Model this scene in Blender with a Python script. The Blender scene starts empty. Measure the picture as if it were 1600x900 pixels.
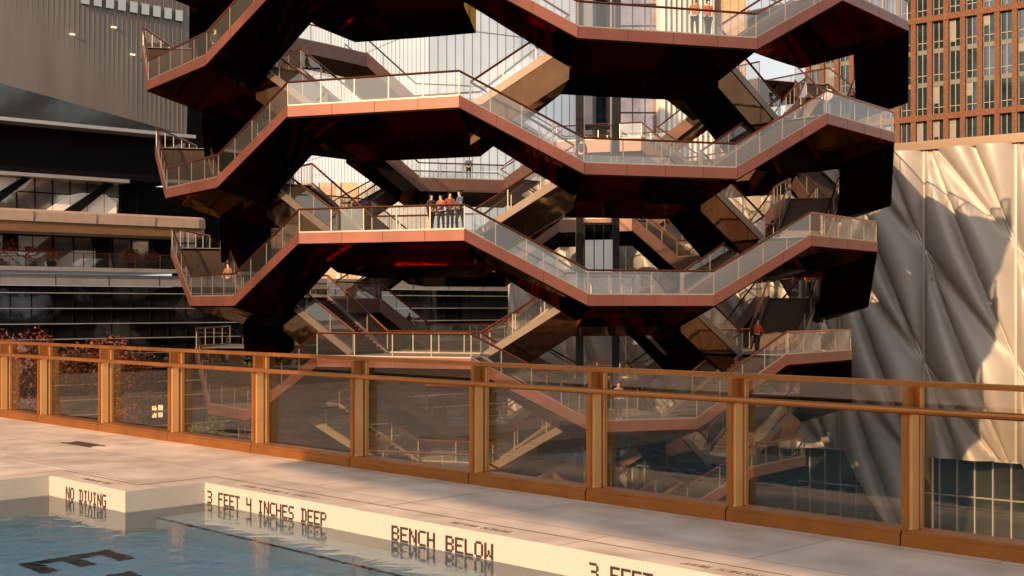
import bpy, bmesh, math, random
from mathutils import Vector, Matrix
random.seed(7)
R = math.radians
SC = bpy.context.scene
COL = SC.collection
# ------------------------------------------------------------------ camera, sky, sun, exposure
cam_d = bpy.data.cameras.new('camera'); cam = bpy.data.objects.new('camera', cam_d); COL.objects.link(cam)
cam.location = (0, 0, 0); cam.rotation_euler = (R(90), 0, 0)
cam_d.sensor_width = 36; cam_d.lens = 36*2000/1600; cam_d.shift_y = 30/1600
cam_d.clip_start = .05; cam_d.clip_end = 3000
SC.camera = cam
SUN_AZ, SUN_EL = -146, 21          # azimuth from the view direction (+Y), clockwise
world = bpy.data.worlds.new('World'); SC.world = world; world.use_nodes = True
wn = world.node_tree; sky = wn.nodes.new('ShaderNodeTexSky'); sky.sky_type = 'NISHITA'; sky.sun_disc = False
sky.sun_elevation = R(SUN_EL); sky.sun_rotation = R(SUN_AZ); sky.air_density = .8; sky.dust_density = 3; sky.ozone_density = .6
bg = wn.nodes['Background']; bg.inputs[1].default_value = .11
wtc = wn.nodes.new('ShaderNodeTexCoord'); wsp = wn.nodes.new('ShaderNodeSeparateXYZ'); wn.links.new(wtc.outputs['Generated'], wsp.inputs[0])
wmr = wn.nodes.new('ShaderNodeMapRange'); wmr.interpolation_type = 'SMOOTHSTEP'; wmr.inputs[1].default_value = .02; wmr.inputs[2].default_value = .75; wmr.inputs[3].default_value = .95; wmr.inputs[4].default_value = .15
wn.links.new(wsp.outputs[2], wmr.inputs[0])
wns = wn.nodes.new('ShaderNodeTexNoise'); wns.inputs['Scale'].default_value = 2.2; wns.inputs['Detail'].default_value = 6; wn.links.new(wtc.outputs['Generated'], wns.inputs[0])
wnr = wn.nodes.new('ShaderNodeMapRange'); wnr.inputs[1].default_value = .35; wnr.inputs[2].default_value = .6; wnr.inputs[3].default_value = .6; wn.links.new(wns.outputs[0], wnr.inputs[0])
wmu = wn.nodes.new('ShaderNodeMath'); wmu.operation = 'MULTIPLY'; wn.links.new(wmr.outputs[0], wmu.inputs[0]); wn.links.new(wnr.outputs[0], wmu.inputs[1])
wmx = wn.nodes.new('ShaderNodeMix'); wmx.data_type = 'RGBA'; wn.links.new(wmu.outputs[0], wmx.inputs[0]); wn.links.new(sky.outputs[0], wmx.inputs[6]); wmx.inputs[7].default_value = (7.6, 7.0, 6.2, 1)   # thin pale cloud, denser low down
wn.links.new(wmx.outputs[2], bg.inputs[0])
sun_d = bpy.data.lights.new('sun', 'SUN'); sun_d.energy = 5; sun_d.angle = R(.5); sun_d.color = (1, .63, .34)
sun = bpy.data.objects.new('sun', sun_d); COL.objects.link(sun)
sdir = Vector((math.sin(R(SUN_AZ))*math.cos(R(SUN_EL)), math.cos(R(SUN_AZ))*math.cos(R(SUN_EL)), math.sin(R(SUN_EL))))
sun.rotation_euler = sdir.to_track_quat('Z', 'Y').to_euler()
vs = SC.view_settings; vs.view_transform = 'Standard'; vs.look = 'None'; vs.exposure = .5; vs.gamma = 1
try: vs.use_curve_mapping = False
except Exception: pass
SC.render.engine = 'CYCLES'
SC.cycles.max_bounces = 10; SC.cycles.transparent_max_bounces = 24; SC.cycles.transmission_bounces = 6
SC.cycles.glossy_bounces = 5; SC.cycles.sample_clamp_indirect = 4

# ------------------------------------------------------------------ helpers
class MB:
    def __init__(s): s.v = []; s.f = []; s.m = []
    def face(s, pts, mi=0):
        n = len(s.v); s.v += [tuple(p) for p in pts]; s.f.append(tuple(range(n, n+len(pts)))); s.m.append(mi)
    def hexa(s, a, b, mi=0, cap=True):
        """prism between two closed sections a and b (same number of points)"""
        n = len(s.v); k = len(a); s.v += [tuple(p) for p in a]+[tuple(p) for p in b]
        for i in range(k):
            j = (i+1) % k; s.f.append((n+i, n+j, n+k+j, n+k+i)); s.m.append(mi)
        if cap:
            s.f.append(tuple(range(n+k-1, n-1, -1))); s.f.append(tuple(range(n+k, n+2*k))); s.m += [mi, mi]
    def box(s, c, sx, sy, sz, ax=(1, 0, 0), ay=(0, 1, 0), az=(0, 0, 1), mi=0):
        c = Vector(c); ax = Vector(ax)*sx/2; ay = Vector(ay)*sy/2; az = Vector(az)*sz/2
        q = [c-ax-ay, c+ax-ay, c+ax+ay, c-ax+ay]
        s.hexa([p-az for p in q], [p+az for p in q], mi)
    def tube(s, pts, r, n=6, mi=0):
        pts = [Vector(p) for p in pts]; rings = []
        for i, p in enumerate(pts):
            d = (pts[min(i+1, len(pts)-1)]-pts[max(i-1, 0)]).normalized()
            up = Vector((0, 0, 1)) if abs(d.z) < .95 else Vector((1, 0, 0))
            x = d.cross(up).normalized(); y = x.cross(d)
            rr = r[i] if isinstance(r, (list, tuple)) else r
            rings.append([p+x*math.cos(2*math.pi*k/n)*rr+y*math.sin(2*math.pi*k/n)*rr for k in range(n)])
        for i in range(len(rings)-1): s.hexa(rings[i], rings[i+1], mi, cap=(len(rings) == 2 or i in (0, len(rings)-2)))
    def build(s, name, mats, parent=None, label=None, smooth=False):
        me = bpy.data.meshes.new(name); me.from_pydata(s.v, [], s.f)
        if not isinstance(mats, (list, tuple)): mats = [mats]
        for m in mats: me.materials.append(m)
        for p, mi in zip(me.polygons, s.m): p.material_index = mi; p.use_smooth = smooth
        bm = bmesh.new(); bm.from_mesh(me)
        if smooth: bmesh.ops.remove_doubles(bm, verts=bm.verts, dist=1e-4)
        (None if name == 'pool_water' else bmesh.ops.recalc_face_normals(bm, faces=bm.faces)); bm.to_mesh(me); bm.free()
        o = bpy.data.objects.new(name, me); COL.objects.link(o)
        if parent: o.parent = parent
        if label: o['label'] = label
        return o
def empty(name, label, cat, group=None, loc=(0, 0, 0)):
    o = bpy.data.objects.new(name, None); COL.objects.link(o); o.location = loc; o.empty_display_size = .5
    o['label'] = label; o['category'] = cat
    if group: o['group'] = group
    return o
def tag(o, label, cat, group=None, kind=None):
    if label: o['label'] = label
    if cat: o['category'] = cat
    if group: o['group'] = group
    if kind: o['kind'] = kind
    return o
def V(*a): return Vector(a)

# ------------------------------------------------------------------ materials
def mat(name, col, rough=.6, metal=0, noise=0, nscale=3, bump=0, bscale=5, spec=None, coords='Object', stretch=(1, 1, 1), rvar=0):
    m = bpy.data.materials.new(name); m.use_nodes = True; nt = m.node_tree; b = nt.nodes['Principled BSDF']
    b.inputs['Base Color'].default_value = (*col, 1); b.inputs['Roughness'].default_value = rough; b.inputs['Metallic'].default_value = metal
    if spec is not None: b.inputs['Specular IOR Level'].default_value = spec
    tc = nt.nodes.new('ShaderNodeTexCoord'); mp = nt.nodes.new('ShaderNodeMapping'); mp.inputs['Scale'].default_value = stretch
    nt.links.new(tc.outputs[coords], mp.inputs[0])
    if noise or rvar:
        n = nt.nodes.new('ShaderNodeTexNoise'); n.inputs['Scale'].default_value = nscale; n.inputs['Detail'].default_value = 6; n.inputs['Roughness'].default_value = .6
        nt.links.new(mp.outputs[0], n.inputs[0])
        if noise:
            r = nt.nodes.new('ShaderNodeValToRGB'); r.color_ramp.elements[0].position = .3; r.color_ramp.elements[1].position = .7
            r.color_ramp.elements[0].color = (*[c*(1-noise) for c in col], 1); r.color_ramp.elements[1].color = (*[min(1, c*(1+noise)) for c in col], 1)
            nt.links.new(n.outputs[0], r.inputs[0]); nt.links.new(r.outputs[0], b.inputs['Base Color'])
        if rvar:
            q = nt.nodes.new('ShaderNodeMapRange'); q.inputs[3].default_value = max(.02, rough-rvar); q.inputs[4].default_value = rough+rvar
            nt.links.new(n.outputs[0], q.inputs[0]); nt.links.new(q.outputs[0], b.inputs['Roughness'])
    if bump:
        n2 = nt.nodes.new('ShaderNodeTexNoise'); n2.inputs['Scale'].default_value = bscale; n2.inputs['Detail'].default_value = 3
        nt.links.new(mp.outputs[0], n2.inputs[0]); bp = nt.nodes.new('ShaderNodeBump'); bp.inputs['Strength'].default_value = 1
        bp.inputs['Distance'].default_value = bump; nt.links.new(n2.outputs[0], bp.inputs['Height']); nt.links.new(bp.outputs[0], b.inputs['Normal'])
    return m
def glass(name, tint=(.93, .95, .95), refl=.12, rough=.0, dust=0, dustcol=(.8, .8, .8), edge=.6, wav=0):
    """thin pane: see-through tinted by its colour, mirror reflection rising towards grazing, a little dust"""
    m = bpy.data.materials.new(name); m.use_nodes = True; nt = m.node_tree; nt.nodes.clear(); N = nt.nodes.new; L = nt.links.new
    out = N('ShaderNodeOutputMaterial'); tr = N('ShaderNodeBsdfTransparent'); tr.inputs[0].default_value = (*tint, 1)
    gl = N('ShaderNodeBsdfGlossy'); gl.inputs[1].default_value = rough; gl.inputs[0].default_value = (.95, .95, .95, 1)
    ge = N('ShaderNodeNewGeometry'); dt = N('ShaderNodeVectorMath'); dt.operation = 'DOT_PRODUCT'; L(ge.outputs['Normal'], dt.inputs[0]); L(ge.outputs['Incoming'], dt.inputs[1])
    ab = N('ShaderNodeMath'); ab.operation = 'ABSOLUTE'; L(dt.outputs['Value'], ab.inputs[0])
    om = N('ShaderNodeMath'); om.operation = 'SUBTRACT'; om.inputs[0].default_value = 1; L(ab.outputs[0], om.inputs[1])
    pw = N('ShaderNodeMath'); pw.operation = 'POWER'; pw.inputs[1].default_value = 5; L(om.outputs[0], pw.inputs[0])
    mr = N('ShaderNodeMapRange'); mr.inputs[3].default_value = refl; mr.inputs[4].default_value = 1
    L(pw.outputs[0], mr.inputs[0]); mx = N('ShaderNodeMixShader'); L(mr.outputs[0], mx.inputs[0]); L(tr.outputs[0], mx.inputs[1]); L(gl.outputs[0], mx.inputs[2])
    if wav:
        tc = N('ShaderNodeTexCoord'); n = N('ShaderNodeTexNoise'); n.inputs['Scale'].default_value = .8; L(tc.outputs['Object'], n.inputs[0])
        bp = N('ShaderNodeBump'); bp.inputs['Distance'].default_value = wav; L(n.outputs[0], bp.inputs['Height']); L(bp.outputs[0], gl.inputs['Normal'])
    last = mx
    if dust:
        df = N('ShaderNodeBsdfDiffuse'); df.inputs[0].default_value = (*dustcol, 1); m2 = N('ShaderNodeMixShader'); m2.inputs[0].default_value = dust
        L(mx.outputs[0], m2.inputs[1]); L(df.outputs[0], m2.inputs[2]); last = m2
    L(last.outputs[0], out.inputs[0]); return m

M = {}
M['stringer'] = mat('dull_bronze_stringer', (.20, .155, .12), .4, .6, .1, 1)
M['joint'] = mat('dark_panel_joint', (.03, .015, .012), .7)
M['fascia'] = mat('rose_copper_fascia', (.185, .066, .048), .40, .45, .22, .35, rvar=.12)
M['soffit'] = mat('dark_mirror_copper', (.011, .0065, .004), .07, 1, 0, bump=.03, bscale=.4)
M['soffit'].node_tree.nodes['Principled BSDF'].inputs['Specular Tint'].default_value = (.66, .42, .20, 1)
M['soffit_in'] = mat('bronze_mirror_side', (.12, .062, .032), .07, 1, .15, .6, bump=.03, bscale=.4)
M['fascia_in'] = mat('dull_copper_inner_band', (.15, .08, .062), .4, .5, .12, 1.5)
M['rail'] = mat('dark_copper_handrail', (.30, .095, .04), .27, .9)
M['post'] = mat('steel_baluster', (.38, .33, .27), .35, .7)
M['glassb'] = glass('balustrade_glass', (.92, .93, .93), .14, 0, .012, (.75, .72, .68))
M['tread'] = mat('stair_tread_concrete', (.055, .046, .04), .7, 0, .15, 4)
M['riser'] = mat('stair_riser_steel', (.05, .03, .02), .45, .5)
M['floor'] = mat('landing_paving', (.2, .18, .165), .7, 0, .15, 2)

# ------------------------------------------------------------------ pool terrace frame: u runs along the fence (towards near right), v away across it
S2 = 2**-.5
def UV(u, v, z): return V((u+v)*S2, (v-u)*S2, z)
UU = V(S2, -S2, 0); VV = V(S2, S2, 0); ZZ = V(0, 0, 1)
DZ, WZ, FZ = -1.64, -1.83, -2.85     # deck, water, pool floor
GZ = -16.7                            # plaza

# ------------------------------------------------------------------ ground
plz = bpy.data.materials.new('plaza_paving'); plz.use_nodes = True; nt = plz.node_tree; b = nt.nodes['Principled BSDF']
tc = nt.nodes.new('ShaderNodeTexCoord'); mp = nt.nodes.new('ShaderNodeMapping'); mp.inputs['Rotation'].default_value = (0, 0, R(45))
br = nt.nodes.new('ShaderNodeTexBrick'); br.inputs['Scale'].default_value = 1; br.inputs['Brick Width'].default_value = 1.2; br.inputs['Row Height'].default_value = .6
br.inputs['Mortar Size'].default_value = .02; br.inputs['Color1'].default_value = (.045, .032, .024, 1); br.inputs['Color2'].default_value = (.075, .052, .038, 1); br.inputs['Mortar'].default_value = (.04, .03, .025, 1)
nz = nt.nodes.new('ShaderNodeTexNoise'); nz.inputs['Scale'].default_value = .15; nz.inputs['Detail'].default_value = 8
mxx = nt.nodes.new('ShaderNodeMix'); mxx.data_type = 'RGBA'; mxx.blend_type = 'MULTIPLY'; mxx.inputs[0].default_value = .8
nt.links.new(tc.outputs['Object'], mp.inputs[0]); nt.links.new(mp.outputs[0], br.inputs[0]); nt.links.new(mp.outputs[0], nz.inputs[0])
nt.links.new(br.outputs[0], mxx.inputs[6]); nt.links.new(nz.outputs[0], mxx.inputs[7]); nt.links.new(mxx.outputs[2], b.inputs['Base Color']); b.inputs['Roughness'].default_value = .5
g = MB(); g.face([(-1500, -1500, GZ), (1500, -1500, GZ), (1500, 1800, GZ), (-1500, 1800, GZ)])
tag(g.build('plaza', plz), None, None, kind='structure')

# ------------------------------------------------------------------ the honeycomb stair tower
VX, VY, PH = .806, 76.82, 16.37
DL = 2.87; Z0 = -5.751+.55
keys = {('A', 0): 19.0, ('B', 0): 19.27, ('A', 1): 19.9, ('B', 1): 20.62, ('A', 2): 21.1, ('B', 2): 21.5, ('A', 3): 22.0, ('B', 3): 22.25,
        ('A', 4): 22.6, ('B', -1): 16.9, ('A', -1): 15.3, ('B', -2): 14.0, ('A', -2): 12.4}
HA = {-2: 7.5, -1: 7.6, 0: 7.9, 1: 8.9, 2: 10.0, 3: 11.1, 4: 12}; HB = {-2: 9.5, -1: 10.6, 0: 11.7, 1: 11.5, 2: 11.3, 3: 11.0}
W = 2.8
def P(th, r, z): t = R(th); return V(VX+r*math.sin(t), VY-r*math.cos(t), z)
def node(t, k, c):
    th = PH+36*c; h = (HA if t == 'A' else HB)[k]
    return th, h, keys[(t, k)], Z0+DL*(2*k+(t == 'B'))
tower = empty('honeycomb_stair_tower', 'huge copper clad honeycomb tower of interlocking stairs and landings, wider towards the top', 'stair tower', loc=(VX, VY, GZ))
def rel(o):
    o.matrix_parent_inverse = tower.matrix_world.inverted(); return o
TW = V(VX, VY, GZ)
def vb(mb, name, mats, parent, off=TW, smooth=False):
    """build in tower-local coordinates (children of children share the same origin)"""
    mb.v = [tuple(V(*p)-off) for p in mb.v]
    return mb.build(name, mats, parent, smooth=smooth)
def rail_path(mbG, mbR, path):
    """path: list of (base point) along an edge at deck level; glass, handrail, balusters"""
    top = [p+ZZ*1.12 for p in path]
    mbR.tube(top, .055, 6)
    for a, c in zip(path[:-1], path[1:]):
        L = (c-a).length
        if L < .1: continue
        d = (c-a); dh = V(d.x, d.y, 0).normalized(); nn = V(-dh.y, dh.x, 0)*.012
        mbG.face([a+ZZ*.06, c+ZZ*.06, c+ZZ*1.07, a+ZZ*1.07])
        k = max(1, round(L/1.75)); dn = d.normalized(); up = nn.normalized().cross(dn); up = up if up.z > 0 else -up
        for i in range(k+1):
            q = a+d*i/k; mbR.box(q+ZZ*.55, .05, .03, 1.1, dh, nn.normalized(), ZZ, mi=1)
        mbR.box((a+c)/2+ZZ*.05, L, .07, .07, dn, nn.normalized(), up, mi=1)
    return
def flight(a, bb, off, kind):
    """a=(theta,R,z) low end, bb=(theta,R,z) high end, off=radial offset of the outer edge of this flight"""
    def sec(t, r, z, prof): return [P(t, r-off-x, z+y) for x, y in prof]
    name = 'outer_stair_flight' if kind == 'o' else 'inner_stair_flight'
    body = MB()
    if kind == 'o': prof = [(.02, -.22), (.02, -.55), (W-.01, -1.18), (W-.01, -.22)]
    else: prof = [(.03, -.22), (.03, -1.75), (W, -1.95), (W, -.22)]
    body.hexa(sec(*a, prof), sec(*bb, prof))
    if kind == 'i': body.m[1] = 1; body.m[2] = 1
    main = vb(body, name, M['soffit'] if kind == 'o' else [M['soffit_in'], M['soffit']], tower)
    f = MB()
    if kind == 'o': f.hexa(sec(*a, [(-.03, .06), (-.03, -.47), (.10, -.47), (.10, .06)]), sec(*bb, [(-.03, .06), (-.03, -.47), (.10, -.47), (.10, .06)]))
    f2p = [(W-.08, .14), (W-.08, -.85), (W+.04, -.85), (W+.04, .14)]
    f2 = MB(); f2.hexa(sec(*a, f2p), sec(*bb, f2p))
    if kind == 'o':
        A_, B_ = sec(*a, [(-.034, .062), (-.034, -.473), (.0, -.473), (.0, .062)]), sec(*bb, [(-.034, .062), (-.034, -.473), (.0, -.473), (.0, .062)])
        for fr_ in (.0, .36, .70): f.hexa([p.lerp(q, fr_) for p, q in zip(A_, B_)], [p.lerp(q, fr_+.004) for p, q in zip(A_, B_)], 1)
        vb(f, 'fascia', [M['fascia'], M['joint']], main)
    else:
        f.hexa(sec(*a, [(-.02, .14), (-.02, -.26), (.10, -.26), (.10, .14)]), sec(*bb, [(-.02, .14), (-.02, -.26), (.10, -.26), (.10, .14)]))
        vb(f, 'fascia', M['stringer'], main)
    vb(f2, 'inner_fascia', M['fascia_in'], main)
    st = MB(); n = 17
    for i in range(n):
        zt = a[2]+(bb[2]-a[2])*(i+.5)/n-.10; zb = zt-.20
        q_ = lambda f_, x_: P(a[0], a[1]-off-x_, 0).lerp(P(bb[0], bb[1]-off-x_, 0), f_)+ZZ*zb
        A = [q_(i/n, .12), q_(i/n, W-.12), q_((i+1)/n, W-.12), q_((i+1)/n, .12)]
        B = [p+ZZ*.20 for p in A]
        k0 = len(st.f); st.hexa(A, B); st.m[k0] = 1; st.m[k0+2] = 1
    vb(st, 'stair_treads', [M['tread'], M['riser']], main)
    for x in (.05, W-.05):
        G, H = MB(), MB()
        rail_path(G, H, [P(a[0], a[1]-off-x, a[2]), P(bb[0], bb[1]-off-x, bb[2])])
        vb(G, 'balustrade_glass', M['glassb'], main); vb(H, 'railing', [M['rail'], M['post']], main)
def landing(t, k, c):
    th, h, r, z = node(t, k, c)
    ns = 4; angs = [th-h+2*h*i/ns for i in range(ns+1)]
    # straight outer edge (chord)
    a0, a1 = P(th-h, r, z), P(th+h, r, z)
    def edge(fr, off):   # point at fraction along the chord, moved radially in
        p = a0.lerp(a1, fr); d = V(p.x-VX, p.y-VY, 0).normalized(); return p-d*off
    def sec(fr, prof): return [edge(fr, x)+ZZ*y for x, y in prof]
    prof = [(.02, -.03), (.02, -.55), (W, -1.45), (2*W, -1.96), (2*W, -.03)]
    body = MB()
    for i in range(ns): body.hexa(sec(i/ns, prof), sec((i+1)/ns, prof), cap=i in (0, ns-1))
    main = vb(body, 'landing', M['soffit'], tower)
    f = MB(); pr = [(-.03, .02), (-.03, -.47), (.10, -.47), (.10, .02)]
    f.hexa(sec(0, pr), sec(1, pr)); pj = [(-.034, .022), (-.034, -.473), (.0, -.473), (.0, .022)]
    for fr_ in (.0, .27, .52, .77): f.hexa(sec(fr_, pj), sec(fr_+.003, pj), 1)
    vb(f, 'fascia', [M['fascia'], M['joint']], main)
    f = MB(); pr = [(2*W-.1, .02), (2*W-.1, -.9), (2*W+.04, -.9), (2*W+.04, .02)]
    for i in range(ns): f.hexa(sec(i/ns, pr), sec((i+1)/ns, pr), cap=i in (0, ns-1))
    vb(f, 'inner_fascia', M['fascia_in'], main)
    p = MB(); pr = [(.1, 0), (.1, -.04), (2*W-.1, -.04), (2*W-.1, 0)]
    p.hexa(sec(0, pr), sec(1, pr)); vb(p, 'paving', M['floor'], main)
    for path in ([edge(0, .05), edge(1, .05)], [edge(0, 2*W-.05), edge(.5, 2*W-.05), edge(1, 2*W-.05)]):
        G, H = MB(), MB()
        rail_path(G, H, path)
        vb(G, 'balustrade_glass', M['glassb'], main); vb(H, 'railing', [M['rail'], M['post']], main)
for k in range(-2, 4):
    for c in range(-4, 6):
        A = c % 2 == 0
        t = 'A' if A else 'B'
        landing(t, k, c)
        # outer flight between column c and c+1 (A low -> B high), same k
        for cc in ((c-1, c+1) if A else ()):
            thA, hA, rA, zA = node('A', k, c); thB, hB, rB, zB = node('B', k, cc); s = 1 if cc > c else -1
            flight((thA+s*hA, rA, zA), (thB-s*hB, rB, zB), 0, 'o')
        if not A and k < 4:
            for cc in (c-1, c+1):   # inner flight B(k) low -> A(k+1) high
                if k == 3 and (cc+4) % 10-4 not in (-4, -2, 4): continue
                thB, hB, rB, zB = node('B', k, c); thA, hA, rA, zA = node('A', k+1, cc); s = 1 if cc > c else -1
                flight((thB+s*hB, rB, zB), (thA-s*hA, rA, zA), W, 'i')
for c in (-4, -2, 4): landing('A', 4, c)
# lift inside the tower
lift = empty('lift_shaft', 'pair of dark steel lift columns standing inside the honeycomb tower', 'lift', loc=(4.9, 73, GZ))
LM = mat('lift_dark_steel', (.03, .028, .028), .35, .8)
for i, x in enumerate((-1.05, 1.0)):
    m = MB(); m.box((x, 0, 20), .42, .5, 40); m.build('column', LM, lift)
    m = MB(); m.box((x+(.27 if i == 0 else -.27), -.1, 20), .07, .1, 40); m.build('guide_rail', M['post'], lift)
m = MB()
for z in range(2, 40, 5): m.box((0, .3, z), 1.7, .12, .3)
m.build('cross_beams', LM, lift)
cab = MB(); cab.box((0, 0, 20), 1.55, 1.6, 2.7); cb = cab.build('lift_cabin', glass('lift_glass', (.25, .3, .36), .25), lift)
m = MB()
for z in (18.6, 21.4): m.box((0, 0, z), 1.65, 1.7, .14)
for x in (-.8, -.27, .27, .8): m.box((x, -.83, 20), .05, .05, 2.7)
m.build('cabin_frame', LM, cb)

# ------------------------------------------------------------------ pool terrace
podium_m = mat('podium_stone', (.30, .27, .24), .7, 0, .15, .5)
m = MB()
def uvbox(mb, u0, u1, v0, v1, z0, z1, mi=0):
    mb.hexa([UV(u0, v0, z0), UV(u1, v0, z0), UV(u1, v1, z0), UV(u0, v1, z0)], [UV(u0, v0, z1), UV(u1, v0, z1), UV(u1, v1, z1), UV(u0, v1, z1)], mi)
uvbox(m, -75, 60, -45, 8.50, GZ, -3.05)
tag(m.build('hotel_podium', podium_m), 'stone podium block carrying the pool terrace above the plaza', 'building')
# deck material: honed stone with large slabs
def stone_deck():
    m = bpy.data.materials.new('deck_stone'); m.use_nodes = True; nt = m.node_tree; b = nt.nodes['Principled BSDF']; N = nt.nodes.new; L = nt.links.new
    tc = N('ShaderNodeTexCoord'); mp = N('ShaderNodeMapping'); mp.inputs['Rotation'].default_value = (0, 0, R(45)); L(tc.outputs['Object'], mp.inputs[0])
    br = N('ShaderNodeTexBrick'); br.inputs['Scale'].default_value = 1; br.inputs['Brick Width'].default_value = 2.4; br.inputs['Row Height'].default_value = 1.0
    br.inputs['Mortar Size'].default_value = .006; br.inputs['Color1'].default_value = (.80, .66, .54, 1); br.inputs['Color2'].default_value = (.70, .58, .48, 1); br.inputs['Mortar'].default_value = (.28, .2, .16, 1)
    L(mp.outputs[0], br.inputs[0])
    n = N('ShaderNodeTexNoise'); n.inputs['Scale'].default_value = 2.2; n.inputs['Detail'].default_value = 8; L(mp.outputs[0], n.inputs[0])
    r = N('ShaderNodeValToRGB'); r.color_ramp.elements[0].position = .3; r.color_ramp.elements[0].color = (.66, .64, .63, 1); r.color_ramp.elements[1].position = .7; r.color_ramp.elements[1].color = (1, 1, 1, 1); L(n.outputs[0], r.inputs[0])
    x = N('ShaderNodeMix'); x.data_type = 'RGBA'; x.blend_type = 'MULTIPLY'; x.inputs[0].default_value = 1; L(br.outputs[0], x.inputs[6]); L(r.outputs[0], x.inputs[7]); L(x.outputs[2], b.inputs['Base Color'])
    n2 = N('ShaderNodeTexNoise'); n2.inputs['Scale'].default_value = 5; n2.inputs['Detail'].default_value = 8; L(mp.outputs[0], n2.inputs[0])
    q = N('ShaderNodeMapRange'); q.inputs[3].default_value = .28; q.inputs[4].default_value = .62; L(n.outputs[0], q.inputs[0]); L(q.outputs[0], b.inputs['Roughness'])
    bp = N('ShaderNodeBump'); bp.inputs['Distance'].default_value = .004; L(n2.outputs[0], bp.inputs['Height']); L(bp.outputs[0], b.inputs['Normal'])
    return m
M['deck'] = stone_deck()
def mosaic(name, c1, c2, grout, size=.0165):
    m = bpy.data.materials.new(name); m.use_nodes = True; nt = m.node_tree; b = nt.nodes['Principled BSDF']; N = nt.nodes.new; L = nt.links.new
    tc = N('ShaderNodeTexCoord'); mp = N('ShaderNodeMapping'); mp.inputs['Rotation'].default_value = (0, 0, R(45)); L(tc.outputs['Object'], mp.inputs[0])
    # three-axis grid: distance of each coordinate to the nearest grout line
    sp = N('ShaderNodeSeparateXYZ'); L(mp.outputs[0], sp.inputs[0]); ms = []
    for i in range(3):
        d = N('ShaderNodeMath'); d.operation = 'DIVIDE'; d.inputs[1].default_value = size; L(sp.outputs[i], d.inputs[0])
        a0 = N('ShaderNodeMath'); a0.operation = 'ADD'; a0.inputs[1].default_value = .5; L(d.outputs[0], a0.inputs[0])
        f = N('ShaderNodeMath'); f.operation = 'PINGPONG'; f.inputs[1].default_value = .5; L(a0.outputs[0], f.inputs[0]); ms.append(f)
    # drop the axis along the face normal
    ge = N('ShaderNodeNewGeometry'); vt = N('ShaderNodeVectorTransform'); vt.vector_type = 'NORMAL'; vt.convert_from = 'WORLD'; vt.convert_to = 'OBJECT'
    mr = N('ShaderNodeVectorRotate'); mr.rotation_type = 'Z_AXIS'; mr.inputs['Angle'].default_value = R(45); L(ge.outputs['True Normal'], mr.inputs[0])
    sn = N('ShaderNodeSeparateXYZ'); L(mr.outputs[0], sn.inputs[0]); mins = None
    for i in range(3):
        ab = N('ShaderNodeMath'); ab.operation = 'ABSOLUTE'; L(sn.outputs[i], ab.inputs[0])
        ad = N('ShaderNodeMath'); ad.operation = 'ADD'; L(ab.outputs[0], ad.inputs[0]); L(ms[i].outputs[0], ad.inputs[1])
        if mins is None: mins = ad
        else:
            mn = N('ShaderNodeMath'); mn.operation = 'MINIMUM'; L(mins.outputs[0], mn.inputs[0]); L(ad.outputs[0], mn.inputs[1]); mins = mn
    st = N('ShaderNodeMapRange'); st.inputs[1].default_value = .05; st.inputs[2].default_value = .12; L(mins.outputs[0], st.inputs[0])
    vo = N('ShaderNodeTexWhiteNoise'); sc = N('ShaderNodeVectorMath'); sc.operation = 'SNAP'; sc.inputs[1].default_value = (size,)*3; L(mp.outputs[0], sc.inputs[0]); L(sc.outputs[0], vo.inputs[0])
    cm = N('ShaderNodeMix'); cm.data_type = 'RGBA'; cm.inputs[6].default_value = (*c1, 1); cm.inputs[7].default_value = (*c2, 1); L(vo.outputs[0], cm.inputs[0])
    fm = N('ShaderNodeMix'); fm.data_type = 'RGBA'; fm.inputs[6].default_value = (*grout, 1); L(st.outputs[0], fm.inputs[0]); L(cm.outputs[2], fm.inputs[7]); L(fm.outputs[2], b.inputs['Base Color'])
    b.inputs['Roughness'].default_value = .25
    return m
M['mosaic'] = mosaic('pool_wall_mosaic', (.52, .485, .43), (.47, .44, .39), (.39, .36, .32))
M['mosaicf'] = mosaic('pool_floor_mosaic', (.44, .77, .92), (.38, .70, .87), (.38, .58, .70), .025)
M['bench'] = mosaic('bench_mosaic', (.66, .80, .84), (.60, .76, .80), (.5, .6, .64), .025)
M['ink'] = mat('dark_brown_mosaic', (.05, .025, .018), .3, 0, .2, 40)
M['dark_tile'] = mat('navy_mosaic', (.012, .02, .03), .3, 0, .2, 40)
M['grout'] = mat('drain_slot', (.07, .035, .025), .8)
UL, UN, VN, VE = -12.0, -10.5, 5.63, 6.44   # pool outline
V0, UR = -2.4, 26
m = MB()
# deck pieces round the pool (each a slab 0.35 thick)
def slab(u0, u1, v0, v1): uvbox(m, u0, u1, v0, v1, -3.05, DZ)
slab(-75, UL, -45, 8.50); slab(UL, UN, VN, 8.50); slab(UN, 60, VE, 8.50); slab(UL, 60, -45, V0); slab(UR, 60, V0, VE)
tag(m.build('pool_deck', M['deck']), None, None, kind='structure')
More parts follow.
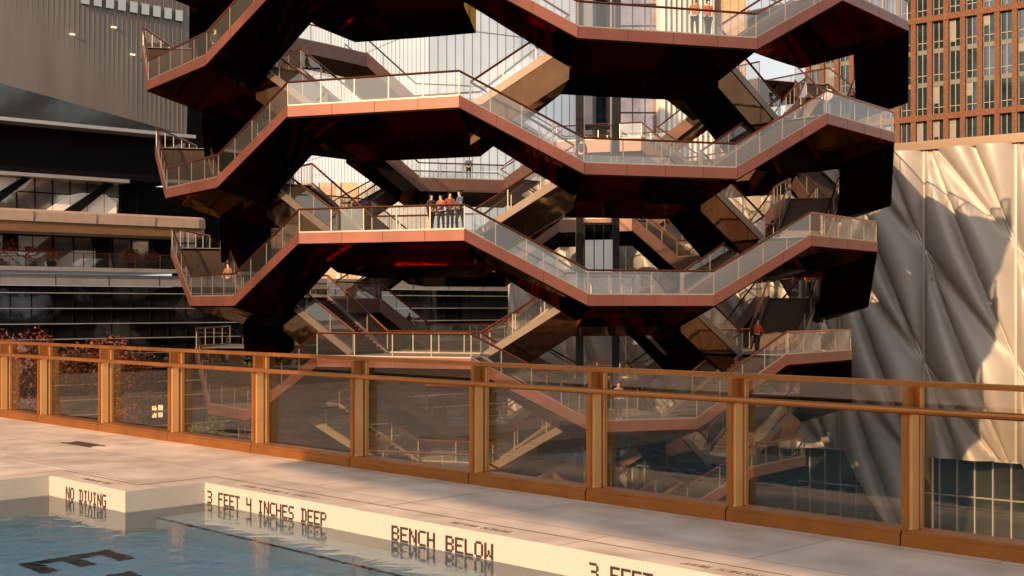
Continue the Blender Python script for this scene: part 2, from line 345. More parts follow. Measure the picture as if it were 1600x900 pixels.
# drain slot lines in the deck, following the pool corners
m = MB(); c = .28; w = .012
for a, bq in (((UL-c, -2.4), (UL-c, VN+c)), ((UL-c, VN+c), (UN-c, VN+c)), ((UN-c, VN+c), (UN-c, VE+c)), ((UN-c, VE+c), (UR, VE+c))):
    u0, u1 = sorted((a[0], bq[0])); v0, v1 = sorted((a[1], bq[1])); m.face([UV(u0-w/2, v0-w/2, DZ+.003), UV(u1+w/2, v0-w/2, DZ+.003), UV(u1+w/2, v1+w/2, DZ+.003), UV(u0-w/2, v1+w/2, DZ+.003)])
for u in (-14.5, -8.2, -1.6, 4.9): m.face([UV(u, VE+c, DZ+.003), UV(u+.008, VE+c, DZ+.003), UV(u+.008, 8.0, DZ+.003), UV(u, 8.0, DZ+.003)])
tag(m.build('deck_joint', M['grout']), None, None, kind='structure')
m = MB()
for i in range(7): uvbox(m, -14.75+i*.09, -14.70+i*.09, 7.12, 7.26, DZ+.001, DZ+.006)
uvbox(m, -14.8, -14.08, 7.08, 7.12, DZ+.001, DZ+.008); uvbox(m, -14.8, -14.08, 7.26, 7.30, DZ+.001, DZ+.008)
tag(m.build('floor_drain', M['grout']), 'dark slotted drain grating set in the pale pool deck', 'drain')
pool = empty('swimming_pool', 'stepped corner of a swimming pool with cream mosaic walls and a light floor', 'swimming pool', loc=UV(-8, 4, FZ))
PO = UV(-8, 4, FZ)
def pb(mb, name, mats, parent=pool): mb.v = [tuple(V(*p)-PO) for p in mb.v]; return mb.build(name, mats, parent)
# wall lining, 6 mm proud of the slab
e = .006; ZT = DZ-.002
outline = [(UL, V0), (UL, VN), (UN, VN), (UN, VE), (UR, VE), (UR, V0)]
inner = [(UL+e, V0+e), (UL+e, VN-e), (UN+e, VN-e), (UN+e, VE-e), (UR-e, VE-e), (UR-e, V0+e)]
for i in range(6):
    j = (i+1) % 6; m = MB()
    q = [UV(*outline[i], FZ), UV(*outline[j], FZ), UV(*inner[j], FZ), UV(*inner[i], FZ)]
    qt = [p+ZZ*(ZT-FZ) for p in q]; m.hexa(q, qt); pb(m, 'mosaic_wall', M['mosaic'])
m = MB()
for (u0, u1, v0, v1) in ((UL, UR, V0, VN), (UN, UR, VN, VE)): m.face([UV(u0, v0, FZ+.004), UV(u1, v0, FZ+.004), UV(u1, v1, FZ+.004), UV(u0, v1, FZ+.004)])
pb(m, 'pool_floor', M['mosaicf'])
m = MB(); uvbox(m, UN+e, UR-e, 5.93, VE-e, FZ+.01, WZ-.45); pb(m, 'underwater_bench', M['bench'])
m = MB(); uvbox(m, UN+e, UR-e, 5.905, 5.955, WZ-.447, WZ-.44); pb(m, 'bench_edge_line', M['dark_tile'])
# letter shapes
FONT = {'A': '01110 10001 10001 11111 10001 10001 10001', 'B': '11110 10001 10001 11110 10001 10001 11110', 'C': '01111 10000 10000 10000 10000 10000 01111',
 'D': '11110 01001 01001 01001 01001 01001 11110', 'E': '11111 10000 10000 11110 10000 10000 11111', 'F': '11111 10000 10000 11110 10000 10000 10000', 'G': '01111 10000 10000 10011 10001 10001 01111',
 'H': '10001 10001 10001 11111 10001 10001 10001', 'I': '01110 00100 00100 00100 00100 00100 01110', 'L': '10000 10000 10000 10000 10000 10000 11111', 'N': '10001 11001 11001 10101 10011 10011 10001',
 'O': '01110 10001 10001 10001 10001 10001 01110', 'P': '11110 10001 10001 11110 10000 10000 10000', 'S': '01111 10000 10000 01110 00001 00001 11110', 'T': '11111 00100 00100 00100 00100 00100 00100',
 'V': '10001 10001 10001 10001 10001 01010 00100', 'W': '10001 10001 10001 10101 10101 11011 10001', '3': '11110 00001 00001 01110 00001 00001 11110', '4': '10001 10001 10001 11111 00001 00001 00001'}
def letters(txt, org, ax, ay, nrm, px, py, mb, pitch=6):
    for i, ch in enumerate(txt):
        if ch == ' ': continue
        for r_, row in enumerate(FONT[ch].split()):
            c_ = 0
            while c_ < 5:
                if row[c_] == '1':
                    c1 = c_
                    while c1 < 4 and row[c1+1] == '1': c1 += 1
                    x0 = (i*pitch+c_)*px; x1 = (i*pitch+c1+1.34)*px; y0 = -(r_+1.12)*py; y1 = -r_*py
                    q = [org+ax*a_+ay*b_ for a_, b_ in ((x0, y0), (x1, y0), (x1, y1), (x0, y1))]
                    mb.hexa(q, [p+nrm*.002 for p in q]); c_ = c1
                c_ += 1
def wall_text(txt, u, vwall, width, ztop=-.068, name='wall_lettering'):
    mb = MB(); px = width/(len(txt)*6-1); letters(txt, UV(u, vwall-e-.0005, DZ+ztop), UU, ZZ, -VV, px, .0168, mb)
    pb(mb, name, M['ink'])
wall_text('3 FEET 4 INCHES DEEP', -10.45, VE, 1.83); wall_text('BENCH BELOW', -7.77, VE, 1.14); wall_text('3 FEET 4 INCHES DEEP', -5.70, VE, 1.83)
wall_text('NO DIVING', -11.64, VN, .79)
# lettering of the opposite side, read from inside the pool
for txt, u, w_ in (('3 FEET 4 INCHES DEEP', -3, 1.9), ('NO DIVING', -6.5, .9), ('BENCH BELOW', -8.6, 1.2), ('3 FEET 4 INCHES DEEP', 2.5, 1.9)):
    mb = MB(); letters(txt, UV(u, V0+e+.0005, DZ-.068), -UU, ZZ, VV, w_/(len(txt)*6-1), .0168, mb); pb(mb, 'wall_lettering', M['ink'])
# small lettering on the coping, readable from the deck
tmat = mat('worn_grey_brown_lettering', (.22, .16, .13), .6, 0, .3, 30)
mb = MB()
for txt, u, v in (('3 FEET 4 INCHES DEEP', -8.95, VE+.17), ('BENCH BELOW', -6.6, VE+.17), ('3 FEET 4 INCHES DEEP', -3.9, VE+.17), ('NO DIVING', -11.05, VN+.17)):
    letters(txt, UV(u, v-.07, DZ+.0005), -UU, -VV, ZZ, .0095, .009, mb)
pb(mb, 'coping_lettering', tmat)
# floor letters
mb = MB()
for u0, v0, ch in ((-9.97, 5.19, 'E'), (-9.12, 4.93, 'P')):
    z = FZ+.008
    def q(a, b2, c2, d2): uvbox(mb, u0+a, u0+b2, v0-d2, v0-c2, z, z+.003)
    if ch == 'E':
        q(0, .16, 0, .79); q(.16, .47, 0, .15); q(.16, .47, .33, .48); q(.16, .47, .65, .79)
    elif ch == 'P': q(0, .16, 0, .79); q(.16, .47, 0, .15); q(.16, .47, .33, .48); q(.33, .47, .15, .33)
    else: q(0, .16, 0, .79); q(.16, .47, 0, .15); q(.16, .47, .65, .79); q(.35, .47, .15, .65)
pb(mb, 'floor_lettering', M['dark_tile'])
# water
wm = bpy.data.materials.new('pool_water'); wm.use_nodes = True; nt = wm.node_tree; nt.nodes.clear(); N = nt.nodes.new; L = nt.links.new
out = N('ShaderNodeOutputMaterial'); rf = N('ShaderNodeBsdfRefraction'); rf.inputs['IOR'].default_value = 1.33; rf.inputs['Roughness'].default_value = 0; rf.inputs[0].default_value = (.90, .97, .99, 1)
gl = N('ShaderNodeBsdfGlossy'); gl.inputs['Roughness'].default_value = .0; fr = N('ShaderNodeFresnel'); fr.inputs[0].default_value = 1.33
tc = N('ShaderNodeTexCoord'); mp = N('ShaderNodeMapping'); mp.inputs['Rotation'].default_value = (0, 0, R(20)); mp.inputs['Scale'].default_value = (1, 1.6, 1); L(tc.outputs['Object'], mp.inputs[0])
n1 = N('ShaderNodeTexNoise'); n1.inputs['Scale'].default_value = 2.6; n1.inputs['Detail'].default_value = 3; n1.inputs['Roughness'].default_value = .45; n1.inputs['Distortion'].default_value = .6; L(mp.outputs[0], n1.inputs[0])
bp = N('ShaderNodeBump'); bp.inputs['Distance'].default_value = .006; bp.inputs['Strength'].default_value = 1; L(n1.outputs[0], bp.inputs['Height'])
for x in (rf, gl, fr): L(bp.outputs[0], x.inputs['Normal'])
mx = N('ShaderNodeMixShader'); L(fr.outputs[0], mx.inputs[0]); L(rf.outputs[0], mx.inputs[1]); L(gl.outputs[0], mx.inputs[2]); L(mx.outputs[0], out.inputs[0])
m = MB()
for (u0, u1, v0, v1) in ((UL+e, UR-e, V0+e, VN-e), (UN+e, UR-e, VN-e, VE-e)): m.face([UV(u0, v0, WZ), UV(u1, v0, WZ), UV(u1, v1, WZ), UV(u0, v1, WZ)])
o = m.build('pool_water', wm, None); tag(o, None, None, kind='structure')

# ------------------------------------------------------------------ glass fence
fence = empty('glass_fence', 'bronze framed glass fence running along the edge of the pool deck', 'fence', loc=UV(-8, 8.1, DZ))
FO = UV(-8, 8.1, DZ)
M['bronze'] = mat('satin_bronze', (.38, .145, .035), .34, .75, .16, 2.5, rvar=.12, stretch=(1, 1, 1), bump=.0006, bscale=60)
M['champ'] = mat('polished_champagne', (.78, .46, .19), .30, .6, .10, 3)
M['fglass'] = glass('fence_glass', (.82, .79, .74), .075, 0, .001, (.7, .65, .6), wav=.001)
def fb(mb, name, mats, parent=fence): mb.v = [tuple(V(*p)-FO) for p in mb.v]; return mb.build(name, mats, parent)
us = [-23.5, -22.0, -20.5, -18.95]
for px, py in ((58, 662), (153, 676), (262, 692), (393, 707), (547, 728), (733, 755), (916, 783), (1135, 814), (1408, 855)):
    r_ = (px-800)/2000; Y = 8.11/S2/(1+r_); us.append((r_*Y-Y)*S2+.045)
us += [us[-1]+1.5*i for i in range(1, 9)]
H = 1.12; vf = 8.235
for i, u in enumerate(us):
    m = MB(); uvbox(m, u-.045, u+.0, vf-.125, vf-.105, DZ+.13, DZ+H-.16); uvbox(m, u-.045, u-.005, vf-.105, vf+.09, DZ+.005, DZ+H-.03)
    p = fb(m, 'post', M['bronze'])
    m = MB(); uvbox(m, u-.005, u+.026, vf-.10, vf-.012, DZ+.112, DZ+H-.20); fb(m, 'post_cover', M['champ'], p)
    m = MB(); uvbox(m, u-.005, u+.020, vf+.0, vf+.06, DZ+.112, DZ+H-.03); fb(m, 'glazing_bead', M['bronze'], p)
    m = MB(); uvbox(m, u+.02, u+.030, vf+.018, vf+.06, DZ+.112, DZ+H-.03); fb(m, 'glazing_bead', M['champ'], p)
    if i < len(us)-1:
        un = us[i+1]
        m = MB(); uvbox(m, u+.030, un-.05, vf+.03, vf+.042, DZ+.112, DZ+H-.03); fb(m, 'glass_pane', M['fglass'])
        m = MB(); uvbox(m, u-.040, un-.052, vf-.135, vf+.10, DZ+.002, DZ+.085); uvbox(m, u-.040, un-.052, vf-.12, vf+.09, DZ+.085, DZ+.11); fb(m, 'bottom_rail', M['bronze'])
m = MB(); uvbox(m, us[0]-.05, us[-1], vf-.01, vf+.075, DZ+H-.03, DZ+H+.008); fb(m, 'top_rail', M['bronze'])
m = MB(); m.tube([UV(us[0], vf-.15, DZ+H-.185), UV(us[-1], vf-.15, DZ+H-.185)], .026, 10)
hr = fb(m, 'handrail', M['bronze'])
m = MB()
for u in us: uvbox(m, u-.035, u-.01, vf-.15, vf-.05, DZ+H-.20, DZ+H-.18)
fb(m, 'bracket', M['bronze'], hr)

# ------------------------------------------------------------------ the pillow clad hall on the right
def frame(org, az):   # along-axis t (azimuth) and outward normal on the viewer side
    t = V(math.sin(R(az)), math.cos(R(az)), 0); n = V(t.y, -t.x, 0)
    if n.y > 0: n = -n
    return org, t, n
SO, ST, SN = frame(V(29, 90, 0), 130)      # +t goes right and nearer
def SP(t, z, d=0): return SO+ST*t+SN*d+ZZ*z
hall = empty('pillow_clad_hall', 'large hall clad in silvery inflated pillows in a diagonal pattern', 'building', loc=SP(0, GZ))
HO = SP(0, GZ)
def hb(mb, name, mats, parent=hall, smooth=False): mb.v = [tuple(V(*p)-HO) for p in mb.v]; return mb.build(name, mats, parent, smooth=smooth)
M['pillow'] = mat('silver_film_pillow', (.36, .33, .30), .45, .1, .07, .5, rvar=.08)
M['seam'] = mat('pale_aluminium_seam', (.62, .58, .54), .4, .5)
M['hallglass'] = mat('hall_dark_glazing', (.10, .12, .09), .06, .7, .55, .22)
BW = 6.35; PY = 8.0; ZTOP = 11.0; zoff = 12.1     # bay width, node pitch, top
ZB = -10.4; ZC = -10.4
def tri_pillow(mb, A, B, C, depth, n=12):
    pts = {}
    for i in range(n+1):
        for j in range(n+1-i):
            a, b_, c_ = i/n, j/n, 1-(i+j)/n
            h = depth*(27*a*b_*c_)**.5
            p = (A[0]*a+B[0]*b_+C[0]*c_, A[1]*a+B[1]*b_+C[1]*c_)
            pts[i, j] = (p[0], p[1], h)
    def ok(z): return -99 < z
    for i in range(n):
        for j in range(n-i):
            for tri in (((i, j), (i+1, j), (i, j+1)), ((i+1, j), (i+1, j+1), (i, j+1)) if i+j+2 <= n else None):
                if tri: mb.face([SP(min(99, pts[q][0]), pts[q][1], pts[q][2]) for q in tri])
bays = range(-6, 14)
for k in bays:
    mb = MB(); x0, x1 = k*BW, (k+1)*BW
    for i in range(-1, 5):
        zL = zoff-i*PY; zR1 = zoff-(i+1)*PY; zR2 = zoff-(i+2)*PY
        for T in (((x0, zL), (x1, zR1), (x1, zR2)), ((x0, zL), (x0, zL-PY), (x1, zR2))):
            if min(p[1] for p in T) < -21: continue
            if max(p[1] for p in T) > 20.5: continue
            tri_pillow(mb, *T, 1.35)
    o = hb(mb, 'pillow_bay', M['pillow'], smooth=True)
    cb_ = MB()
    for i in range(-1, 4):
        for dd in (1, 2):
            p0, p1 = V(x0, zoff-i*PY, 0), V(x1, zoff-(i+dd)*PY, 0)
            f0 = max(0, (p0.y-ZTOP)/(p0.y-p1.y)); f1 = min(1, (p0.y-ZB)/(p0.y-p1.y))
            if f1 > f0+.02: qa, qb = p0.lerp(p1, f0), p0.lerp(p1, f1); cb_.tube([SP(qa.x, qa.y, .03), SP(qb.x, qb.y, .03)], .05, 5)
    hb(cb_, 'seam_cables', M['seam'])
    # trim above roof line / below the sill by bisecting
    bm = bmesh.new(); bm.from_mesh(o.data); 
    bmesh.ops.bisect_plane(bm, geom=bm.verts[:]+bm.edges[:]+bm.faces[:], plane_co=V(0, 0, ZTOP-GZ), plane_no=V(0, 0, 1), clear_outer=True)
    def cut(p, n): bmesh.ops.bisect_plane(bm, geom=bm.verts[:]+bm.edges[:]+bm.faces[:], plane_co=p-HO, plane_no=n)
    cut(SP(0, ZC), ZZ)
    for kk in (k-1, k):
        cut(SP((kk+.1)*BW, 0), ST)
        if kk % 2: cut(SP((kk+.1)*BW, ZC), (ST+ZZ*(.664)).normalized())
    def keep(c):
        q = c+HO; t = (q-SO).dot(ST); z = q.z
        if z > ZC: return True
        kk = math.floor(t/BW-.1)
        return kk % 2 == 1 and t-(kk+.1)*BW > (ZC-z)*.664
    dead = [f for f in bm.faces if not keep(f.calc_center_median())]
    bmesh.ops.delete(bm, geom=dead, context='FACES')
    bm.to_mesh(o.data); bm.free()
    if k % 2:
        mb = MB(); a_ = (k+.1)*BW; mb.tube([SP(a_, ZC, .1), SP(a_+BW, ZC-BW/.664, .1)], .09, 6); mb.tube([SP(a_+BW, ZC, .1), SP(a_+BW, ZC-BW/.664, .1)], .09, 6); hb(mb, 'tongue_frame', M['seam'])
    else:
        mb = MB(); mb.box(SP((k+.6)*BW, ZC, .1), BW, .2, .16, ST, SN, ZZ); hb(mb, 'sill', M['seam'])
    mb = MB(); mb.box(SP(x0, (ZTOP+ZB)/2, .06), .16, .16, ZTOP-ZB, ST, SN, ZZ); hb(mb, 'seam', M['seam'])
mb = MB(); c0, c1 = bays[0]*BW, (bays[-1]+1)*BW
mb.hexa([SP(c0, GZ, -1.2), SP(c1, GZ, -1.2), SP(c1, GZ, -30), SP(c0, GZ, -30)], [SP(c0, ZTOP-.3, -1.2), SP(c1, ZTOP-.3, -1.2), SP(c1, ZTOP-.3, -30), SP(c0, ZTOP-.3, -30)])
hb(mb, 'glazed_wall', M['hallglass'])
mb = MB()
for i in range(int((c1-c0)/1.25)): mb.box(SP(c0+i*1.25, (GZ-9)/2, -1.1), .09, .14, abs(GZ+9), ST, SN, ZZ)
for z in (-13.2,): mb.box(SP((c0+c1)/2, z, -1.08), c1-c0, .1, .09, ST, SN, ZZ)
hb(mb, 'glazing_mullions', M['seam'])
mb = MB(); mb.box(SP((c0+c1)/2, ZTOP+.25, -.4), c1-c0, 1.6, .45, ST, SN, ZZ); mb.box(SP((c0+c1)/2, ZTOP+.75, -1.6), c1-c0, .5, .25, ST, SN, ZZ)
hb(mb, 'roof_edge', mat('roof_edge_metal', (.30, .22, .16), .4, .6))

# ------------------------------------------------------------------ left: long dark building with overhanging block
MO, MT, MN = frame(V(-30, 95, 0), 49)
def MP(t, z, d=0): return MO+MT*t+MN*d+ZZ*z
mall = empty('terraced_glass_building', 'dark glass shopping building with horizontal bands under a grey overhanging block', 'building', loc=MP(0, GZ)); MOO = MP(0, GZ)
def mb_(mb, name, mats, parent=mall, smooth=False): mb.v = [tuple(V(*p)-MOO) for p in mb.v]; return mb.build(name, mats, parent, smooth=smooth)
def mbox(mb, t0, t1, d0, d1, z0, z1, mi=0):
    mb.hexa([MP(t0, z0, d0), MP(t1, z0, d0), MP(t1, z0, d1), MP(t0, z0, d1)], [MP(t0, z1, d0), MP(t1, z1, d0), MP(t1, z1, d1), MP(t0, z1, d1)], mi)
M['mesh'] = mat('grey_ribbed_cladding', (.20, .18, .16), .5, .2, .14, .6, stretch=(1, 1, .12), rvar=.1)
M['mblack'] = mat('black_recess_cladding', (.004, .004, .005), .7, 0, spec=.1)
M['mirror'] = mat('mirror_glass_pale', (.5, .5, .48), .06, .8, .5, .35)
M['curtain'] = mat('curtain_wall_dark', (.04, .045, .055), .06, .85, .85, .16, bump=.02, bscale=.35)
M['bandstone'] = mat('pinkish_stone_beam', (.44, .33, .27), .5, .1, .10, 1.5)
M['greyband'] = mat('pale_grey_spandrel', (.42, .41, .42), .35, .4, .12, .8)
M['fin'] = mat('pale_metal_fin', (.55, .56, .58), .35, .6)
# curtain wall (lower)
m = MB(); mbox(m, -85, 40, -20, -.5, GZ, 1.55); mb_(m, 'curtain_wall', M['curtain'])
m = MB()
z = 1.0
while z > GZ+1: mbox(m, -85, 40, -.5, -.15, z, z+.07); z -= 1.12
mb_(m, 'horizontal_fins', M['fin'])
m = MB()
for i in range(83): mbox(m, -85+i*1.5, -84.95+i*1.5, -.5, -.42, GZ, 1.5)
mb_(m, 'mullions', M['mblack'])
m = MB(); mbox(m, -85, 40, -.7, .15, 1.57, 2.4); mb_(m, 'spandrel_band', M['greyband'])
m = MB()
for i in range(20): mbox(m, -40+i*4, -39.96+i*4, .15, .17, 1.6, 2.38)
mb_(m, 'band_joints', M['mblack'])
m = MB(); mbox(m, -40, 6.0, -8, .5, 2.62, 2.9); mb_(m, 'terrace_slab', M['greyband'])
# terrace storey set back
m = MB(); mbox(m, -40, 5.5, -12, -3.5, 2.9, 5.3); mb_(m, 'terrace_glazing', M['mirror'])
m = MB()
for i in range(30): mbox(m, -40+i*1.55, -39.93+i*1.55, -3.5, -3.38, 2.9, 5.3)
for t in (-36, -28, -20.5, -13, -6.5, 0.5, 5.2): mbox(m, t, t+.9, -3.4, -2.7, 2.9, 5.3)
mb_(m, 'terrace_mullions', M['mblack'])
G, Hh = MB(), MB()
for t0 in range(-40, 6, 2):
    G.face([MP(t0, 2.9, .3), MP(t0+2, 2.9, .3), MP(t0+2, 3.9, .3), MP(t0, 3.9, .3)]); mbox(Hh, t0, t0+.05, .26, .34, 2.9, 3.95)
mbox(Hh, -40, 6, .26, .34, 3.93, 3.98)
mb_(G, 'terrace_balustrade', M['glassb']); mb_(Hh, 'terrace_railing', M['rail'])
# beam with rounded end
m = MB(); prof = [(-2, 6.96), (.5, 6.96), (.75, 6.8), (.8, 6.1), (.6, 6.1), (.55, 5.35), (-2, 5.3)]
ends = [(-85, 0)]+[(7.0+.9*math.sin(a), .9*(1-math.cos(a))) for a in [0, .5, 1.0, 1.4]]
secs = [[MP(t, z, d-s) for d, z in prof] for t, s in ends]
for a_, b_ in zip(secs[:-1], secs[1:]): m.hexa(a_, b_)
mb_(m, 'stone_beam', M['bandstone'])
m = MB(); mbox(m, -85, 7.2, .54, .64, 5.38, 6.08); mb_(m, 'bronze_beam_strip', mat('bronze_beam_strip', (.34, .19, .10), .35, .5, .15, 1.2, stretch=(1, 1, 5)))
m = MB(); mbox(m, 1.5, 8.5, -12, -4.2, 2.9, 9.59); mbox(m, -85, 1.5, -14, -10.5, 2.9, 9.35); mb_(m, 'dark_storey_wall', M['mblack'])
m = MB()
for i in range(10): mbox(m, -38+i*4.6, -37.96+i*4.6, .80, .815, 6.1, 6.8)
mb_(m, 'beam_joints', M['mblack'])
sky_refl_m = mat('painted_sky_reflection', (.95, .93, .88), .7, 0, .03, .5)  # matte white panels painting the sky's pale reflection onto the glazing
def poly(mb, pts, d0, d1):
    mb.hexa([MP(t, z, d0) for t, z in pts], [MP(t, z, d1) for t, z in pts])
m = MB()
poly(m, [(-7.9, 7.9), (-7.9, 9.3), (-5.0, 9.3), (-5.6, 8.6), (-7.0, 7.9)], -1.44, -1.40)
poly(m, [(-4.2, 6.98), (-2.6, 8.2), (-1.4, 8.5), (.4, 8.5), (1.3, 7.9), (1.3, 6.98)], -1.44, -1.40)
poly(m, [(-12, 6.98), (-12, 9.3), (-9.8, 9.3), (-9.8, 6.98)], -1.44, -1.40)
mb_(m, 'sky_reflection_panels', sky_refl_m)
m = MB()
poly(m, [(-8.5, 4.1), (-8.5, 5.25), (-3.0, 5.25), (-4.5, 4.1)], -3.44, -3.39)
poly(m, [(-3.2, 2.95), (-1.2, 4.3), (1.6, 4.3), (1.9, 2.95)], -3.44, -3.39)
mb_(m, 'terrace_sky_reflection_panels', sky_refl_m)
# upper glazed storey
m = MB(); mbox(m, -40, 1.5, -10, -1.5, 6.96, 9.35); mb_(m, 'upper_glazing', M['mirror'])
m = MB()
for i in range(34): mbox(m, -40+i*1.3, -39.94+i*1.3, -1.5, -1.4, 6.96, 9.35)
mbox(m, -40, 1.5, -1.5, -1.42, 8.3, 8.38)
for t in (-24, -17, -9.3, -3.0): # slanting struts seen in front of the glass
    m.hexa([MP(t, 6.97, -1.38), MP(t+1.2, 6.97, -1.38), MP(t+1.2, 6.97, -1.0), MP(t, 6.97, -1.0)], [MP(t+3.4, 9.3, -1.38), MP(t+4.0, 9.3, -1.38), MP(t+4.0, 9.3, -1.0), MP(t+3.4, 9.3, -1.0)])
mb_(m, 'glazing_frames', M['mblack'])
m = MB(); mbox(m, -85, 1.8, -10, -.2, 9.35, 9.6); mb_(m, 'ledge', M['greyband'])
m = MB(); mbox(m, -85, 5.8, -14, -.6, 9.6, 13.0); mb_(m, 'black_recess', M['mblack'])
# overhanging block: slightly bowed ribbed wall with a glass wedge at its foot
blk = MB(); nT = 48
def bow(t): return 1.2-.0022*(max(t, -30)+16)**2
for i in range(nT):
    ta, tb = -85+91.3*i/nT, -85+91.3*(i+1)/nT
    blk.hexa([MP(ta, 13.2, bow(ta)), MP(tb, 13.2, bow(tb)), MP(tb, 13.2, -14), MP(ta, 13.2, -14)], [MP(ta, 45, bow(ta)+1.5), MP(tb, 45, bow(tb)+1.5), MP(tb, 45, -14), MP(ta, 45, -14)])
block = mb_(blk, 'overhanging_block', M['mesh'])
m = MB(); mbox(m, -85, 6.45, -14, 1.35, 12.95, 13.2); mb_(m, 'pale_edge_strip', M['fin'])
m = MB()     # wedge strip of dark glass along the foot, tapering to the right
def wz(t): return 13.3+max(.12, (6.0-t)*.155)
for i in range(nT):
    ta, tb = -40+46*i/nT, -40+46*(i+1)/nT
    m.hexa([MP(ta, 13.22, bow(ta)+.05), MP(tb, 13.22, bow(tb)+.05), MP(tb, 13.22, bow(tb)-.3), MP(ta, 13.22, bow(ta)-.3)],
           [MP(ta, wz(ta), bow(ta)+.16), MP(tb, wz(tb), bow(tb)+.16), MP(tb, wz(tb), bow(tb)-.3), MP(ta, wz(ta), bow(ta)-.3)])
mb_(m, 'glass_wedge', mat('slate_glass', (.10, .12, .13), .15, .7, .2, .5), block)
m = MB()
for i in range(150):
    t = -50+i*.38; sl = -.9
    if t > 5.9: break
    d0, d1 = bow(t)+.04, bow(t)+1.54
    m.hexa([MP(t, wz(t), d0+.0), MP(t+.03, wz(t), d0-.02), MP(t+.03, wz(t), d0-.05), MP(t, wz(t), d0-.05)], [MP(t+sl, 40, d1+.0), MP(t+sl+.05, 40, d1+.0), MP(t+sl+.05, 40, d1-.05), MP(t+sl, 40, d1-.05)])
mb_(m, 'slanted_ribs', mat('rib_metal', (.215, .195, .172), .5, .2), block)
lw = mat('bright_slot_window', (.42, .42, .41), .08, .8)
for i in range(9):
    t = -2.6+i*.95; d = bow(t)+.5; m = MB(); m.hexa([MP(t, 21.9-i*.02, d-.3), MP(t+.6, 21.9-i*.02, d-.3), MP(t+.6, 21.9, d+.12), MP(t, 21.9, d+.12)], [MP(t, 22.7, d-.3), MP(t+.6, 22.7, d-.3), MP(t+.6, 22.7, d+.15), MP(t, 22.7, d+.15)])
    mb_(m, 'slot_window', lw, block)
# warm little lamps on the cladding and a lit window low in the curtain wall
lamp = bpy.data.materials.new('warm_lamp'); lamp.use_nodes = True; bb_ = lamp.node_tree.nodes['Principled BSDF']; bb_.inputs['Emission Color'].default_value = (1, .62, .25, 1); bb_.inputs['Emission Strength'].default_value = 1.2
m = MB()
for t, z in ((-3.2, 19.6), (1.5, 18.8), (4.0, 18.6), (0.0, 20.6)): m.box(MP(t, z, bow(t)+.45), .35, .1, .1, MT, MN, ZZ)
mb_(m, 'wall_lights', lamp, block)
m = MB()
for i in range(2):
    for j in range(2): m.box(MP(3.9+i*.5, -7.7-j*.55, -.45), .35, .06, .38, MT, MN, ZZ)
mb_(m, 'lit_window', lamp)

# ------------------------------------------------------------------ towers behind
def tower_block(name, label, org, az, width, depth, z1, mats, cols, floor_h, fin_w=.12, fin_d=.25, band=.25, cornerL=None):
    """a block whose viewer-side face runs along az from org; windows wall, vertical fins, floor bands as parts"""
    o_, t_, n_ = frame(V(*org, 0), az); e_ = empty(name, label, 'building', loc=o_+ZZ*GZ); O = o_+ZZ*GZ
    def bx(mb, t0, t1, d0, d1, z0, zz1): mb.hexa([t_*t0+n_*d0+ZZ*z0, t_*t1+n_*d0+ZZ*z0, t_*t1+n_*d1+ZZ*z0, t_*t0+n_*d1+ZZ*z0], [t_*t0+n_*d0+ZZ*zz1, t_*t1+n_*d0+ZZ*zz1, t_*t1+n_*d1+ZZ*zz1, t_*t0+n_*d1+ZZ*zz1])
    hh = z1-GZ; m = MB(); bx(m, 0, width, -depth, 0, 0, hh); m.build('glass_wall', mats[0], e_)
    m = MB()
    for i in range(cols+1): t = width*i/cols; bx(m, t-fin_w/2, t+fin_w/2, -.05, fin_d, 0, hh)
    nd = max(2, int(depth*cols/width))
    for i in range(nd+1):
        t = depth*i/nd
        for s0 in (-fin_d, width): bx(m, s0, s0+fin_d, -t-fin_w/2, -t+fin_w/2, 0, hh)
    m.build('fins', mats[1], e_)
    m = MB(); z = floor_h
    while z < hh: bx(m, -.02, width+.02, -depth, .04, z, z+band); z += floor_h
    m.build('floor_bands', mats[2], e_)
    return e_
gt = mat('pale_sky_glass', (.66, .74, .80), .10, .55, .10, .15, bump=.004, bscale=.12)
dkline = mat('thin_dark_mullion', (.20, .22, .24), .4, .5)
# corner tower: face to the right of its corner and face to the left (depth side)
tower_block('corner_glass_tower', 'pale reflective glass tower with its corner towards the stair tower', (-11, 170), 60, 26, 62, 70, (gt, dkline, dkline), 20, 13.5, .10, .03, .12)
bl = mat('blue_window_glass', (.16, .23, .32), .08, .8, .5, .5); st_ = mat('pale_stone_pier', (.50, .46, .42), .6, 0, .1, 1); bk = mat('black_metal_grid', (.03, .03, .035), .4, .4)
tower_block('striped_glass_tower', 'blue glass tower with pale stone piers behind the lift', (4, 205), 80, 14, 20, 75, (bl, st_, bk), 6, 3.6, .5, .5, .5)
gl2 = mat('pink_reflecting_glass', (.45, .36, .36), .08, .85, .35, .3)
tower_block('pinkish_glass_tower', 'pinkish reflecting glass tower with a dark window grid', (16.5, 195), 90, 7.5, 18, 75, (gl2, bk, bk), 4, 3.3, .14, .12, .25)
wf = mat('white_fin', (.72, .70, .66), .5, 0, .05, 1)
tower_block('white_finned_tower', 'tower with closely spaced tall white vertical fins', (22.5, 190), 90, 7, 16, 72, (mat('grey_blind_glass', (.28, .26, .25), .3, .3, .2, 1), wf, bk), 9, 14, .32, .5, .1)
bs = mat('beige_stone_front', (.48, .33, .22), .7, 0, .15, 1)
tower_block('beige_stone_tower', 'narrow beige stone tower beside the white finned one', (30.2, 192), 90, 4.6, 14, 70, (bs, bs, bs), 4, 3.5, .5, .12, .6)
tower_block('low_beige_building', 'low beige stone building seen under the lower left landings', (-42, 190), 90, 26, 20, 18.5, (bs, st_, bk), 8, 4, .6, .3, .3)
tower_block('dark_blue_office_block', 'dark blue glass office block behind the middle of the stair tower', (-24, 215), 85, 34, 20, 27.5, (bl, bk, st_), 20, 3.4, .15, .12, .3)
